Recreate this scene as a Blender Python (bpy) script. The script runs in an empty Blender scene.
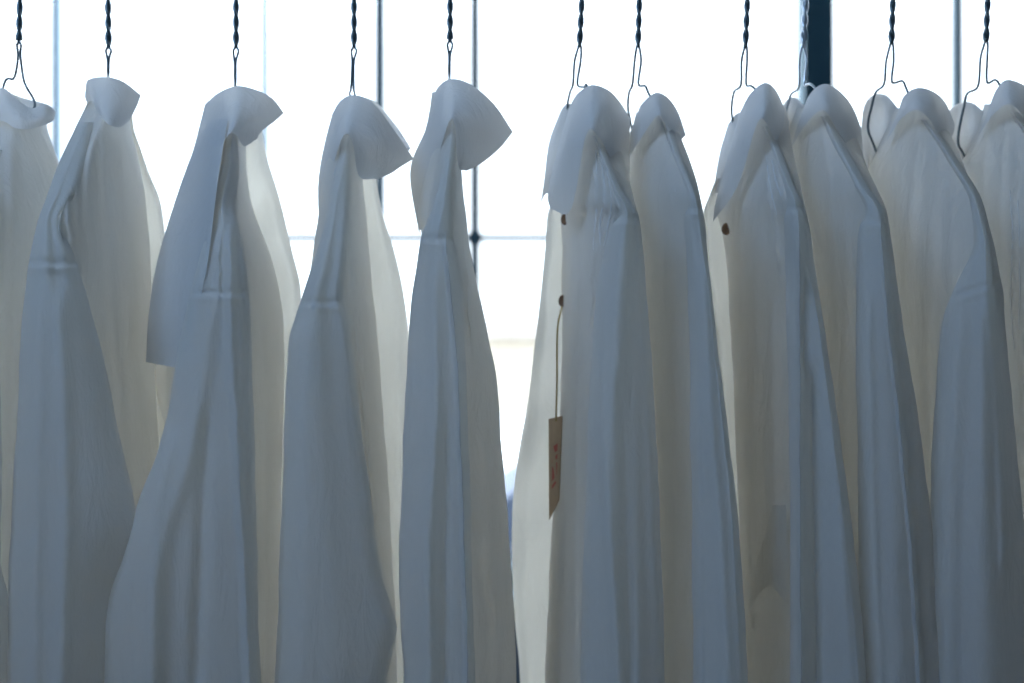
import bpy, math, random
import numpy as np

# ------------------------------------------------------------------ camera, sky, light, exposure
SC = bpy.context.scene
COL = SC.collection
D = 1.56                      # camera to the rail, metres
FPX = 1024 * 50.0 / 36.0      # focal length in pixels


def at(px, py, d=0.0):
    """photo position + distance behind the rail plane -> point in the room"""
    k = (D + d) / FPX
    return ((px - 512.0) * k, d, (341.5 - py) * k)


cam = bpy.data.cameras.new('camera')
cam.lens = 50.0
cam.sensor_width = 36.0
cam.clip_start = 0.05
cam.dof.use_dof = True
cam.dof.focus_distance = D - 0.15
cam.dof.aperture_fstop = 3.2
camo = bpy.data.objects.new('camera', cam)
camo.location = (0, -D, 0)
camo.rotation_euler = (math.pi / 2, 0, 0)
COL.objects.link(camo)
SC.camera = camo

SC.view_settings.view_transform = 'Standard'
SC.view_settings.look = 'None'
SC.view_settings.gamma = 1.0
SC.view_settings.use_curve_mapping = False
SC.view_settings.exposure = 0.30
SC.cycles.max_bounces = 12
SC.cycles.diffuse_bounces = 8
SC.cycles.transmission_bounces = 8
SC.cycles.transparent_max_bounces = 12
SC.cycles.caustics_reflective = False
SC.cycles.caustics_refractive = False

SKY_STRENGTH = 9.0
world = bpy.data.worlds.new('overcast_sky')
world.use_nodes = True
SC.world = world
wn, wl = world.node_tree.nodes, world.node_tree.links
wn.clear()
w_out = wn.new('ShaderNodeOutputWorld')
w_bg = wn.new('ShaderNodeBackground')
w_tc = wn.new('ShaderNodeTexCoord')
w_sep = wn.new('ShaderNodeSeparateXYZ')
w_ramp = wn.new('ShaderNodeValToRGB')
w_map = wn.new('ShaderNodeMapRange')
w_map.inputs['From Min'].default_value = -0.2
w_map.inputs['From Max'].default_value = 0.9
wl.new(w_tc.outputs['Generated'], w_sep.inputs[0])
wl.new(w_sep.outputs['Z'], w_map.inputs['Value'])
wl.new(w_map.outputs[0], w_ramp.inputs[0])
cr = w_ramp.color_ramp
cr.elements[0].position = 0.0
cr.elements[0].color = (0.10, 0.11, 0.115, 1)
cr.elements[1].position = 1.0
cr.elements[1].color = (0.68, 0.82, 1.0, 1)
e = cr.elements.new(0.2)
e.color = (0.21, 0.235, 0.255, 1)
e = cr.elements.new(0.36)
e.color = (0.23, 0.26, 0.29, 1)
e = cr.elements.new(0.55)
e.color = (0.52, 0.60, 0.70, 1)
wl.new(w_ramp.outputs[0], w_bg.inputs['Color'])
w_bg.inputs['Strength'].default_value = SKY_STRENGTH
wl.new(w_bg.outputs[0], w_out.inputs[0])


def fill_lamp(name, loc, rot, sx, sy, watts, color):
    l = bpy.data.lights.new(name, 'AREA')
    l.shape = 'RECTANGLE'
    l.size, l.size_y = sx, sy
    l.energy = watts
    l.color = color
    o = bpy.data.objects.new(name, l)
    o.location = loc
    o.rotation_euler = rot
    COL.objects.link(o)
    return o


# added cool fill lamp, high behind and left of the camera; no window there
fill_lamp('front_fill', (-1.3, -1.7, 1.65), (math.radians(80), 0, math.radians(-36)), 1.3, 0.8, 34, (0.49, 0.71, 1.0))


# ------------------------------------------------------------------ materials
def nodes_of(m):
    m.use_nodes = True
    nt = m.node_tree
    nt.nodes.clear()
    return nt, nt.nodes, nt.links


def cloth_material(name, col, thr, mix=0.5, seed=0.0):
    m = bpy.data.materials.new(name)
    nt, n, l = nodes_of(m)
    out = n.new('ShaderNodeOutputMaterial')
    dif = n.new('ShaderNodeBsdfDiffuse')
    tra = n.new('ShaderNodeBsdfTranslucent')
    mx = n.new('ShaderNodeMixShader')
    mx.inputs[0].default_value = mix
    tc = n.new('ShaderNodeTexCoord')
    # slub yarns: noise stretched along the thread
    mp = n.new('ShaderNodeMapping')
    mp.inputs['Location'].default_value = (seed, seed, 0)
    mp.inputs['Scale'].default_value = (420, 420, 26)
    n1 = n.new('ShaderNodeTexNoise')
    n1.inputs['Scale'].default_value = 1.0
    n1.inputs['Detail'].default_value = 2
    mp2 = n.new('ShaderNodeMapping')
    mp2.inputs['Location'].default_value = (seed, 0, seed)
    mp2.inputs['Scale'].default_value = (46, 46, 15)
    n2 = n.new('ShaderNodeTexNoise')
    n2.inputs['Scale'].default_value = 1.0
    n2.inputs['Detail'].default_value = 5
    n2.inputs['Roughness'].default_value = 0.6
    n2.inputs['Distortion'].default_value = 0.8
    b1 = n.new('ShaderNodeBump')
    b1.inputs['Strength'].default_value = 0.18
    b1.inputs['Distance'].default_value = 0.0006
    b2 = n.new('ShaderNodeBump')
    b2.inputs['Strength'].default_value = 0.55
    b2.inputs['Distance'].default_value = 0.005
    l.new(tc.outputs['Object'], mp.inputs[0])
    l.new(tc.outputs['Object'], mp2.inputs[0])
    l.new(mp.outputs[0], n1.inputs['Vector'])
    l.new(mp2.outputs[0], n2.inputs['Vector'])
    l.new(n1.outputs['Fac'], b1.inputs['Height'])
    l.new(n2.outputs['Fac'], b2.inputs['Height'])
    l.new(b2.outputs[0], b1.inputs['Normal'])
    cm = n.new('ShaderNodeMixRGB')
    cm.inputs[1].default_value = tuple(c * 0.96 for c in col) + (1,)
    cm.inputs[2].default_value = tuple(col) + (1,)
    l.new(n1.outputs['Fac'], cm.inputs[0])
    l.new(cm.outputs[0], dif.inputs[0])
    tra.inputs[0].default_value = tuple(thr) + (1,)
    l.new(b1.outputs[0], dif.inputs['Normal'])
    l.new(b1.outputs[0], tra.inputs['Normal'])
    l.new(dif.outputs[0], mx.inputs[1])
    l.new(tra.outputs[0], mx.inputs[2])
    l.new(mx.outputs[0], out.inputs[0])
    return m


def plain(name, col, rough=0.6, metal=0.0, noise=0.0, scale=20.0, bump=0.0):
    m = bpy.data.materials.new(name)
    nt, n, l = nodes_of(m)
    out = n.new('ShaderNodeOutputMaterial')
    p = n.new('ShaderNodeBsdfPrincipled')
    p.inputs['Roughness'].default_value = rough
    p.inputs['Metallic'].default_value = metal
    tc = n.new('ShaderNodeTexCoord')
    nz = n.new('ShaderNodeTexNoise')
    nz.inputs['Scale'].default_value = scale
    nz.inputs['Detail'].default_value = 4
    l.new(tc.outputs['Object'], nz.inputs['Vector'])
    mx = n.new('ShaderNodeMixRGB')
    mx.inputs[1].default_value = tuple(c * (1 - noise) for c in col) + (1,)
    mx.inputs[2].default_value = tuple(min(1, c * (1 + noise)) for c in col) + (1,)
    l.new(nz.outputs['Fac'], mx.inputs[0])
    l.new(mx.outputs[0], p.inputs['Base Color'])
    if bump:
        b = n.new('ShaderNodeBump')
        b.inputs['Strength'].default_value = bump
        b.inputs['Distance'].default_value = 0.002
        l.new(nz.outputs['Fac'], b.inputs['Height'])
        l.new(b.outputs[0], p.inputs['Normal'])
    l.new(p.outputs[0], out.inputs[0])
    return m


def glass_material(name):
    m = bpy.data.materials.new(name)
    nt, n, l = nodes_of(m)
    out = n.new('ShaderNodeOutputMaterial')
    t = n.new('ShaderNodeBsdfTransparent')
    t.inputs[0].default_value = (0.975, 0.985, 0.99, 1)
    g = n.new('ShaderNodeBsdfGlossy')
    g.inputs['Roughness'].default_value = 0.02
    mx = n.new('ShaderNodeMixShader')
    mx.inputs[0].default_value = 0.04
    l.new(t.outputs[0], mx.inputs[1])
    l.new(g.outputs[0], mx.inputs[2])
    l.new(mx.outputs[0], out.inputs[0])
    return m


LINEN = [cloth_material('white_linen_%d' % i, (0.80, 0.84, 0.91), (0.955, 0.895, 0.79), 0.58, i * 3.7) for i in range(3)]
M_COLLAR = cloth_material('stiffened_white_linen', (0.76, 0.80, 0.87), (0.84, 0.79, 0.71), 0.47, 21.0)
M_FACING = cloth_material('faced_linen', (0.80, 0.83, 0.86), (0.86, 0.80, 0.68), 0.52, 17.0)
M_FOLD = cloth_material('lit_fold_linen', (0.90, 0.92, 0.96), (0.98, 0.98, 0.97), 0.6, 9.0)  # lighter copy of the linen; side-lit brightness of folds put into the colour
M_WIRE = plain('dark_steel_wire', (0.10, 0.14, 0.17), 0.35, 0.85, 0.1, 200)
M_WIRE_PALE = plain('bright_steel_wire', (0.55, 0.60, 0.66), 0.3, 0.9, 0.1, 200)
M_RAIL = plain('rail_steel', (0.25, 0.27, 0.29), 0.35, 0.9, 0.05, 60)
M_BUTTON = plain('brown_horn', (0.16, 0.085, 0.045), 0.35, 0.0, 0.3, 300)
M_TAG = plain('tan_card', (0.40, 0.29, 0.19), 0.8, 0.0, 0.08, 90)
M_PRINT = plain('red_ink', (0.42, 0.10, 0.07), 0.8, 0.0, 0.05, 90)
M_CORD = plain('golden_cord', (0.45, 0.33, 0.14), 0.8, 0.0, 0.1, 300)
M_FRAME = plain('dark_window_metal', (0.03, 0.085, 0.115), 0.5, 0.3, 0.08, 12)
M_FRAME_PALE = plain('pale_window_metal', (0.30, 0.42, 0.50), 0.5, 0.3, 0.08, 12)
M_GLASS = glass_material('window_glass')
M_WALL = plain('painted_plaster', (0.19, 0.23, 0.27), 0.9, 0.0, 0.04, 6, 0.15)
M_CEIL = plain('ceiling_paint', (0.24, 0.28, 0.32), 0.9, 0.0, 0.03, 6)
M_FLOOR = plain('concrete_floor', (0.06, 0.07, 0.08), 0.6, 0.0, 0.15, 3, 0.1)
M_PAVE = plain('pale_paving', (0.58, 0.56, 0.53), 0.9, 0.0, 0.08, 1.2)
M_STUCCO = plain('sand_render', (0.42, 0.36, 0.28), 0.9, 0.0, 0.1, 2)
M_ROOF = plain('grey_roof', (0.34, 0.30, 0.27), 0.8, 0.0, 0.1, 2)
M_CARP = plain('blue_car_paint', (0.035, 0.045, 0.07), 0.5, 0.0, 0.05, 4)
M_CARG = plain('car_glass', (0.03, 0.04, 0.05), 0.08, 0.0)
M_TYRE = plain('rubber', (0.03, 0.03, 0.03), 0.8)
M_HUB = plain('wheel_alloy', (0.4, 0.4, 0.42), 0.35, 0.8)


# ------------------------------------------------------------------ mesh helpers
def link_mesh(name, verts, faces, mat, parent=None, smooth=True):
    me = bpy.data.meshes.new(name)
    me.from_pydata([tuple(map(float, v)) for v in verts], [], faces)
    me.update()
    if smooth:
        me.polygons.foreach_set('use_smooth', [True] * len(me.polygons))
    o = bpy.data.objects.new(name, me)
    if mat:
        me.materials.append(mat)
    COL.objects.link(o)
    if parent is not None:
        o.parent = parent
        o.matrix_parent_inverse = parent.matrix_world.inverted() if False else o.matrix_parent_inverse
    return o


def empty(name, loc):
    o = bpy.data.objects.new(name, None)
    o.location = loc
    o.empty_display_size = 0.05
    COL.objects.link(o)
    return o


def child(name, verts, faces, mat, parent, smooth=True, base=None):
    """vertices are given in room coordinates; stored relative to the thing's base"""
    b = np.array(base if base is not None else parent.location)
    v = np.array(verts, float) - b
    return link_mesh(name, v, faces, mat, parent, smooth)


def tag(o, label, cat, group=None):
    o['label'] = label
    o['category'] = cat
    if group:
        o['group'] = group
    return o


def grid_faces(nr, nc, closed=False):
    f = []
    m = nc if closed else nc - 1
    for r in range(nr - 1):
        for c in range(m):
            a = r * nc + c
            b = r * nc + (c + 1) % nc
            f.append((a, b, b + nc, a + nc))
    return f


class Buf:
    def __init__(s):
        s.v, s.f = [], []

    def add(s, v, f):
        k = len(s.v)
        s.v += [tuple(p) for p in v]
        s.f += [tuple(i + k for i in q) for q in f]

    def box(s, x0, x1, y0, y1, z0, z1):
        v = [(x, y, z) for z in (z0, z1) for y in (y0, y1) for x in (x0, x1)]
        s.add(v, [(0, 2, 3, 1), (4, 5, 7, 6), (0, 1, 5, 4), (2, 6, 7, 3), (0, 4, 6, 2), (1, 3, 7, 5)])

    def tube(s, pts, r, n=8, smooth_n=0):
        P = np.array(pts, float)
        if smooth_n:
            P = spline(P, smooth_n)
        T = np.gradient(P, axis=0)
        T /= np.linalg.norm(T, axis=1)[:, None] + 1e-12
        u = np.cross(T[0], (0.3, 1, 0.2))
        u /= np.linalg.norm(u)
        rings = []
        for p, t in zip(P, T):
            u = u - t * np.dot(u, t)
            u /= np.linalg.norm(u) + 1e-12
            w = np.cross(t, u)
            for k in range(n):
                a = 2 * math.pi * k / n
                rings.append(p + r * (math.cos(a) * u + math.sin(a) * w))
        f = grid_faces(len(P), n, True)
        f.append(tuple(range(n))[::-1])
        f.append(tuple(range((len(P) - 1) * n, len(P) * n)))
        s.add(rings, f)

    def make(s, name, mat, parent=None, smooth=True):
        if parent is not None:
            return child(name, s.v, s.f, mat, parent, smooth)
        return link_mesh(name, s.v, s.f, mat, None, smooth)


def spline(P, n):
    """Catmull-Rom through the points, n samples per span"""
    P = np.array(P, float)
    Q = np.vstack([2 * P[0] - P[1], P, 2 * P[-1] - P[-2]])
    out = []
    for i in range(1, len(Q) - 2):
        for t in np.linspace(0, 1, n, endpoint=False):
            a, b, c, d = Q[i - 1], Q[i], Q[i + 1], Q[i + 2]
            out.append(0.5 * (2 * b + (c - a) * t + (2 * a - 5 * b + 4 * c - d) * t * t + (3 * b - a - 3 * c + d) * t ** 3))
    out.append(P[-1])
    return np.array(out)


def pchip(x, y, xq):
    x = np.array(x, float)
    y = np.array(y, float)
    xq = np.clip(np.array(xq, float), x[0], x[-1])
    if len(x) == 2:
        return np.interp(xq, x, y)
    h = np.diff(x)
    dl = np.diff(y) / h
    m = np.zeros(len(x))
    for i in range(1, len(x) - 1):
        if dl[i - 1] * dl[i] > 0:
            w1, w2 = 2 * h[i] + h[i - 1], h[i] + 2 * h[i - 1]
            m[i] = (w1 + w2) / (w1 / dl[i - 1] + w2 / dl[i])
    m[0], m[-1] = dl[0], dl[-1]
    i = np.clip(np.searchsorted(x, xq) - 1, 0, len(x) - 2)
    t = (xq - x[i]) / h[i]
    return ((2 * t ** 3 - 3 * t ** 2 + 1) * y[i] + (t ** 3 - 2 * t ** 2 + t) * h[i] * m[i]
            + (-2 * t ** 3 + 3 * t ** 2) * y[i + 1] + (t ** 3 - t ** 2) * h[i] * m[i + 1])


def smoothstep(a, b, x):
    t = np.clip((x - a) / (b - a), 0, 1)
    return t * t * (3 - 2 * t)


def tube_cloth(name, parent, mat, L, N, R, Nd, Ld, Rd, F, Fd, sharp, top, bottom,
               creases=(), folds=(), seed=0, nrow=200, ncol=232, seam=0, tilt=0.0, ramp=140.0):
    """a hanging tube of cloth. L, N, R, F: (row, column) outlines of its left side, nearest ridge,
    right side and far ridge; Nd, Ld, Rd, Fd: their distances; every one interpolated down the rows"""
    rnd = random.Random(seed)
    rows = np.linspace(top, bottom, nrow)

    def q(c):
        if isinstance(c, (int, float)):
            return np.full(nrow, float(c))
        a = np.array(c, float)
        if a[-1, 0] < bottom:                    # carry the last slope on, softened
            sl = (a[-1, 1] - a[-2, 1]) / max(1.0, a[-1, 0] - a[-2, 0])
            a = np.vstack([a, [bottom + 1, a[-1, 1] + 0.6 * sl * (bottom + 1 - a[-1, 0])]])
        return pchip(a[:, 0], a[:, 1], rows)

    L, N, R, F, Nd, Ld, Rd, Fd, S = map(q, (L, N, R, F, Nd, Ld, Rd, Fd, sharp))
    qn = ncol // 4
    ang = np.linspace(0, math.pi / 2, qn, endpoint=False)
    V = np.zeros((nrow, ncol, 3))
    waves = [(rnd.choice((2, 3, 4, 5, 6)), rnd.uniform(0, 6.28), rnd.uniform(-0.006, 0.006),
              rnd.uniform(0.5, 1.0)) for _ in range(5)]
    fa = dict(amp=0.004)
    fa.update(dict(folds))
    for i, py in enumerate(rows):
        s = S[i]
        pts = []
        corner = [(L[i], Ld[i]), (N[i], Nd[i]), (R[i], Rd[i]), (F[i], Fd[i])]
        for k in range(4):
            a0, a1 = corner[k], corner[(k + 1) % 4]
            for a in ang:
                sn, cs = math.sin(a) ** s, math.cos(a) ** s
                if k % 2 == 0:      # side -> ridge
                    X = a1[0] + (a0[0] - a1[0]) * cs
                    Y = a0[1] + (a1[1] - a0[1]) * sn
                else:               # ridge -> side
                    X = a0[0] + (a1[0] - a0[0]) * sn
                    Y = a1[1] + (a0[1] - a1[1]) * cs
                pts.append((X, Y))
        P = np.array(pts)
        w = np.arange(ncol) / ncol * 2 * math.pi
        amp = fa['amp'] * float(smoothstep(top, top + ramp, py)) + 0.0004
        disp = np.zeros(ncol)
        for fr, ph, dr, am in waves:
            disp += am * np.sin(fr * w + ph + dr * (py - top))
        disp *= amp * 0.6
        edge = np.abs(np.sin(w))            # pinned at the two outline sides, free on the ridges
        front = np.zeros(ncol, bool)
        front[:2 * qn] = True
        dep = disp * (0.15 + 0.85 * edge)
        for ci, (poly, wd, am) in enumerate(creases):
            pl = np.array(poly, float)
            if py < pl[0][1] - 25 or py > pl[-1][1] + 40:
                continue
            cx = pchip(pl[:, 1], pl[:, 0], [py])[0]
            if wd < 3.5 and pl[-1][1] - pl[0][1] < 300:
                cx += .9 * math.sin(py * .11 + ci * 2) + .5 * math.sin(py * .27 + ci)
            fade = float(smoothstep(pl[0][1] - 25, pl[0][1] + 20, py) * (1 - smoothstep(pl[-1][1] - 10, pl[-1][1] + 40, py)))
            if wd < 3.5:
                g = 1.7 * np.exp(-np.abs((P[:, 0] - cx) / (wd * .62)) ** 1.3)
            else:
                g = np.exp(-((P[:, 0] - cx) / wd) ** 2)
            dep = dep - np.where(front, g * am * fade, 0)
        wob = 0.6 * math.sin(py * 0.05 + seed) + 0.4 * math.sin(py * 0.13 + 2 * seed)
        for j in range(ncol):
            yy = P[j, 1] + dep[j]
            pj = py
            if seam:
                t = py - seam - tilt * (P[j, 0] - N[i])
                yy += .0035 * math.exp(-(t / 2.2) ** 2) - .0022 * math.exp(-((t - 6) / 4.0) ** 2)
            V[i, j] = at(P[j, 0] + wob * 0.5, pj, yy)
    o = child(name, V.reshape(-1, 3), grid_faces(nrow, ncol, True), mat, parent)

    def front(px, py):
        """distance of the cloth's near side seen at a photo position"""
        i = int(np.argmin(np.abs(rows - py)))
        v = V[i, :2 * qn]
        xs = v[:, 0] / (D + v[:, 1]) * FPX + 512
        return float(v[int(np.argmin(np.abs(xs - px))), 1])
    FRONT[parent.name, name] = front
    return o


FRONT = {}


def sheet(name, parent, mat, rows, nu=14, nv=12, bulge=0.0, seed=0, wr=0.0012, extra=None, thick=0.0008):
    """a draped piece of cloth through a net of points (column, row, distance)"""
    G = np.array(rows, float)
    A = np.array([spline(r, nu) for r in G])
    B = np.array([spline(A[:, j], nv) for j in range(A.shape[1])]).transpose(1, 0, 2)
    nr, nc = B.shape[:2]
    rnd = random.Random(seed)
    w = [(rnd.uniform(0.04, 0.14), rnd.uniform(0.02, 0.09), rnd.uniform(0, 6.3)) for _ in range(4)]
    V = []
    for i in range(nr):
        for j in range(nc):
            x, y, d = B[i, j]
            s = sum(math.sin(x * a + y * b + c) for a, b, c in w) * wr / 2
            b_ = bulge * math.sin(math.pi * i / (nr - 1))
            V.append(at(x, y, d + s - b_))
    faces = grid_faces(nr, nc)
    if extra:
        for r2 in extra:
            G = np.array(r2, float)
            A = np.array([spline(r, nu) for r in G])
            B = np.array([spline(A[:, j], nv) for j in range(A.shape[1])]).transpose(1, 0, 2)
            k = len(V)
            V += [at(*p) for p in B.reshape(-1, 3)]
            faces += [tuple(a + k for a in q) for q in grid_faces(B.shape[0], B.shape[1])]
            k = len(V)                      # the leaf is doubled cloth
            V += [at(p[0], p[1], p[2] + .006) for p in B.reshape(-1, 3)]
            faces += [tuple(a + k for a in q) for q in grid_faces(B.shape[0], B.shape[1])]
    o = child(name, V, faces, mat, parent)
    return o


# ------------------------------------------------------------------ the setting
def struct(buf, name, mat, parent=None, smooth=False):
    o = buf.make(name, mat, parent, smooth)
    if parent is None:
        o['kind'] = 'structure'
    return o


X0, X1, Y0, Y1, Z0, Z1 = -3.2, 3.2, -3.6, 2.0, -1.35, 1.85
SILL, HEAD = -0.62, 1.75
b = Buf(); b.box(X0 - .1, X1 + .1, Y0 - .1, Y1 + .1, Z0 - .1, Z0); struct(b, 'floor', M_FLOOR)
b = Buf(); b.box(X0 - .1, X1 + .1, Y0 - .1, Y1 + .1, Z1, Z1 + .1); struct(b, 'ceiling', M_CEIL)
b = Buf(); b.box(X0 - .1, X0, Y0, Y1, Z0, Z1); struct(b, 'wall_left', M_WALL)
b = Buf(); b.box(X1, X1 + .1, Y0, Y1, Z0, Z1); struct(b, 'wall_right', M_WALL)
b = Buf(); b.box(X0, X1, Y0 - .1, Y0, Z0, Z1); struct(b, 'wall_near', M_WALL)
b = Buf()
b.box(X0, X1, Y1, Y1 + .16, Z0, SILL)
b.box(X0, X1, Y1, Y1 + .16, HEAD, Z1)
b.box(X0, X0 + .12, Y1, Y1 + .16, SILL, HEAD)
b.box(X1 - .12, X1, Y1, Y1 + .16, SILL, HEAD)
struct(b, 'wall_far', M_WALL)
b = Buf(); b.box(X0 + .1, X1 - .1, Y1 - .10, Y1 + .02, SILL - .03, SILL); struct(b, 'trim_1', M_FRAME_PALE)

WY = Y1 + 0.05


def wx(px):
    return at(px, 0, WY)[0]


def wz(py):
    return at(0, py, WY)[2]


win = empty('window_1', (0, WY, SILL))
win['kind'] = 'structure'
fr = Buf()
fr.box(X0 + .12, X1 - .12, WY - .03, WY + .03, SILL, SILL + .05)
fr.box(X0 + .12, X1 - .12, WY - .03, WY + .03, HEAD - .05, HEAD)
fr.box(X0 + .12, X0 + .17, WY - .03, WY + .03, SILL, HEAD)
fr.box(X1 - .17, X1 - .12, WY - .03, WY + .03, SILL, HEAD)
fr.make('window_frame', M_FRAME, win, False)


def mullion(px, wpx, mat=M_FRAME, dy=0.02):
    m = Buf()
    h = wpx * (D + WY) / FPX / 2
    m.box(wx(px) - h, wx(px) + h, WY - dy, WY + dy, SILL + .05, HEAD - .05)
    m.make('mullion', mat, win, False)


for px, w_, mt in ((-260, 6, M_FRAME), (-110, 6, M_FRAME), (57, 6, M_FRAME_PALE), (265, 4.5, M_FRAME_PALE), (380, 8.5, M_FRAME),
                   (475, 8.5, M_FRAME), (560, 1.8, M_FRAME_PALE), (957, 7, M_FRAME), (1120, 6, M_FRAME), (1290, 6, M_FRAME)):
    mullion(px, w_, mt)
mullion(815, 29, M_FRAME, 0.05)
tr = Buf()
tr.box(X0 + .17, wx(801), WY - .018, WY + .018, wz(238) - .006, wz(238) + .006)
tr.make('transom', M_FRAME, win, False)
k = Buf()
k.box(wx(475) - .016, wx(475) + .016, WY - .03, WY + .022, wz(238) - .014, wz(238) + .014)
k.make('bracket', M_FRAME, win, False)
g = Buf(); g.box(X0 + .17, X1 - .17, WY - .004, WY + .004, SILL + .05, HEAD - .05)
g.make('pane', M_GLASS, win, False)

# outside
GZ = -2.0
b = Buf(); b.box(-60, 60, Y1 + .16, 90, GZ - .1, GZ)
gr = b.make('ground', M_PAVE, None, False); gr['kind'] = 'structure'

# low building far away
bd = empty('building', (0.3, 40, GZ))
m = Buf(); m.box(-9, 14, 38, 46, GZ, 0.15); m.make('wall', M_STUCCO, bd, False)
m = Buf(); m.box(-9.4, 14.4, 37.5, 46.5, 0.15, 0.55); m.make('roof', M_ROOF, bd, False)
for xx in (-7, -3.8, 2.6, 5.8, 9.0):
    m = Buf(); m.box(xx, xx + 1.6, 37.93, 38.02, -1.2, -0.2); m.make('window', M_CARG, bd, False)
tag(bd, 'low sand-coloured building far outside beyond the window gap', 'building')

# parked car, mostly hidden behind the shirts
car = empty('car', (wx(0) * 0, 5.4, GZ))
CX0 = at(340, 0, 5.0)[0]
prof = [(0.0, .35), (0.02, .75), (.10, .98), (.45, 1.05), (.85, 1.36), (1.3, 1.46), (2.2, 1.44), (2.9, 1.08), (3.6, .98), (4.1, .85), (4.22, .55), (4.2, .33)]
pp = spline([(x, 0, z) for x, z in prof], 5)
sec = []
nY = 9
for p in pp:
    for jj in range(nY):
        t = jj / (nY - 1) * 2 - 1
        hw = 0.86 - (0.22 * max(0, (p[2] - 0.95) / 0.5))
        sec.append((CX0 + p[0], 5.9 + t * hw, GZ + p[2] - 0.05 * abs(t) ** 4 * (1 if p[2] > .5 else 0)))
m = Buf(); m.add(sec, grid_faces(len(pp), nY))
for jj in (0, nY - 1):
    m.add([sec[i * nY + jj] for i in range(len(pp))], [tuple(range(len(pp)))])
m.make('body', M_CARP, car)
for sy in (-1, 1):
    yy = 5.9 + sy * 0.80
    for a0, a1 in ((.78, 1.55), (1.62, 2.55)):
        m = Buf()
        m.add([(CX0 + a0, yy + sy * .07, GZ + 1.02), (CX0 + a1, yy + sy * .07, GZ + 1.02), (CX0 + min(a1, 2.3), yy - sy * .11, GZ + 1.33), (CX0 + a0 + .18, yy - sy * .11, GZ + 1.33)], [(0, 1, 2, 3)])
        m.make('side_window', M_CARG, car, False)
for xx in (.75, 3.35):
    for sy in (-1, 1):
        m = Buf(); m.tube([(CX0 + xx, 5.9 + sy * .70, GZ + .32), (CX0 + xx, 5.9 + sy * .90, GZ + .32)], .32, 24)
        wob = m.make('wheel', M_TYRE, car, False)
        h = Buf(); h.tube([(CX0 + xx, 5.9 + sy * .89, GZ + .32), (CX0 + xx, 5.9 + sy * .91, GZ + .32)], .19, 20)
        child('hubcap', h.v, h.f, M_HUB, wob, False, car.location)
tag(car, 'blue car parked outside, glimpsed low between two shirts', 'car')

# ------------------------------------------------------------------ rail and hangers
RZ = 0.47
rail = empty('clothes_rail', (X0, 0, RZ))
m = Buf(); m.tube([(X0, 0, RZ), (X1, 0, RZ)], .0125, 20); m.make('pole', M_RAIL, rail)
for xx in (X0 + .006, X1 - .006):
    m = Buf(); m.tube([(xx - .006, 0, RZ), (xx + .006, 0, RZ)], .035, 24); m.make('wall_flange', M_RAIL, rail, False)
tag(rail, 'round steel clothes rail above the shirts carrying every hanger', 'rail')

# name, top column, lowest twist (column, row), neck wires, left arm, right arm
HANG = [
    dict(t=20, rs=.004, w=(19, 40), eye=(4, 12), wl=[(18, 56), (16, 72)], wr=[(20.5, 56), (23, 76)],
         l=[(13, 79), (7, 79), (3, 88), (-6, 125)], r=[(26, 86), (35, 104)],
         label='twisted wire hanger at the left edge, its neck split above the collar'),
    dict(t=108, w=(108.5, 45), eye=(5, 13), wl=[(107.6, 60), (107.8, 74)], wr=[(109.0, 60), (108.6, 74)],
         l=[(107, 84)], r=[(109, 84)], label='twisted wire hanger of the shirt with the small flat-topped collar, second from the left'),
    dict(t=236, w=(236, 45), eye=(5, 14), wl=[(234.5, 62), (234.8, 80)], wr=[(236.0, 62), (235.8, 80)],
         l=[(234.5, 96)], r=[(235, 92), (232, 112)], label='twisted wire hanger of the shirt with the long square-cut flap, third from the left'),
    dict(t=354, w=(354, 45), eye=(5, 14), wl=[(352.2, 62), (351, 88)], wr=[(354.0, 62), (353.8, 88)],
         l=[(349.5, 93), (351, 101)], r=[(355, 96), (353, 104)], label='twisted wire hanger standing just left of a thin window bar, fourth from the left'),
    dict(t=450, w=(450, 39), eye=(5, 14), wl=[(449, 56), (448.8, 74)], wr=[(450.2, 56), (449.8, 74)],
         l=[(448.5, 86)], r=[(450, 86)], label='twisted wire hanger of the last shirt before the central gap'),
    dict(t=582, w=(579.5, 46), eye=(7, 22), wl=[(574.5, 62), (573, 84)], wr=[(580.5, 62), (577.5, 84)],
         l=[(570, 92), (567.5, 106)], r=[(584, 87), (587, 86), (596, 110)], label='twisted wire hanger of the shirt with brown buttons, first right of the gap'),
    dict(t=639.5, w=(638, 46), eye=(7, 22), wl=[(634.5, 62), (632.5, 84)], wr=[(641, 62), (638.5, 84)],
         l=[(629, 93), (628, 108)], r=[(645, 86), (648, 92), (656, 110)], label='twisted wire hanger close beside the buttoned shirt hanger on its right'),
    dict(t=747.5, w=(745.5, 46), eye=(6, 22), wl=[(741.5, 62), (740.8, 85)], wr=[(747, 62), (746.2, 84)],
         l=[(734, 92), (731.5, 110)], r=[(751, 86), (757, 92), (762, 110)], label='twisted wire hanger just left of the wide dark column'),
    dict(t=806, w=(803, 46), eye=(7, 22), wl=[(799.5, 62), (799, 86)], wr=[(806.5, 62), (804.5, 84)],
         l=[(792, 93), (789, 100), (784, 122)], r=[(810, 84), (816, 90), (822, 110)], pale=True,
         label='pale twisted wire hanger in front of the wide dark column'),
    dict(t=893, w=(891.5, 43), eye=(7, 22), wl=[(886, 62), (884, 84)], wr=[(893.5, 62), (892, 82)],
         l=[(876, 92), (872, 105), (868, 128)], r=[(902, 81), (906, 88), (914, 110)],
         label='twisted wire hanger first right of the dark column, its shoulders showing'),
    dict(t=988, w=(986, 41), eye=(7, 22), wl=[(980.5, 58), (978, 86)], wr=[(987.2, 58), (987, 82)],
         l=[(968, 93), (965, 102), (958, 140)], r=[(995, 80), (1000, 86), (1008, 110)],
         label='twisted wire hanger at the right edge, beside a thin window bar'),
]


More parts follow.
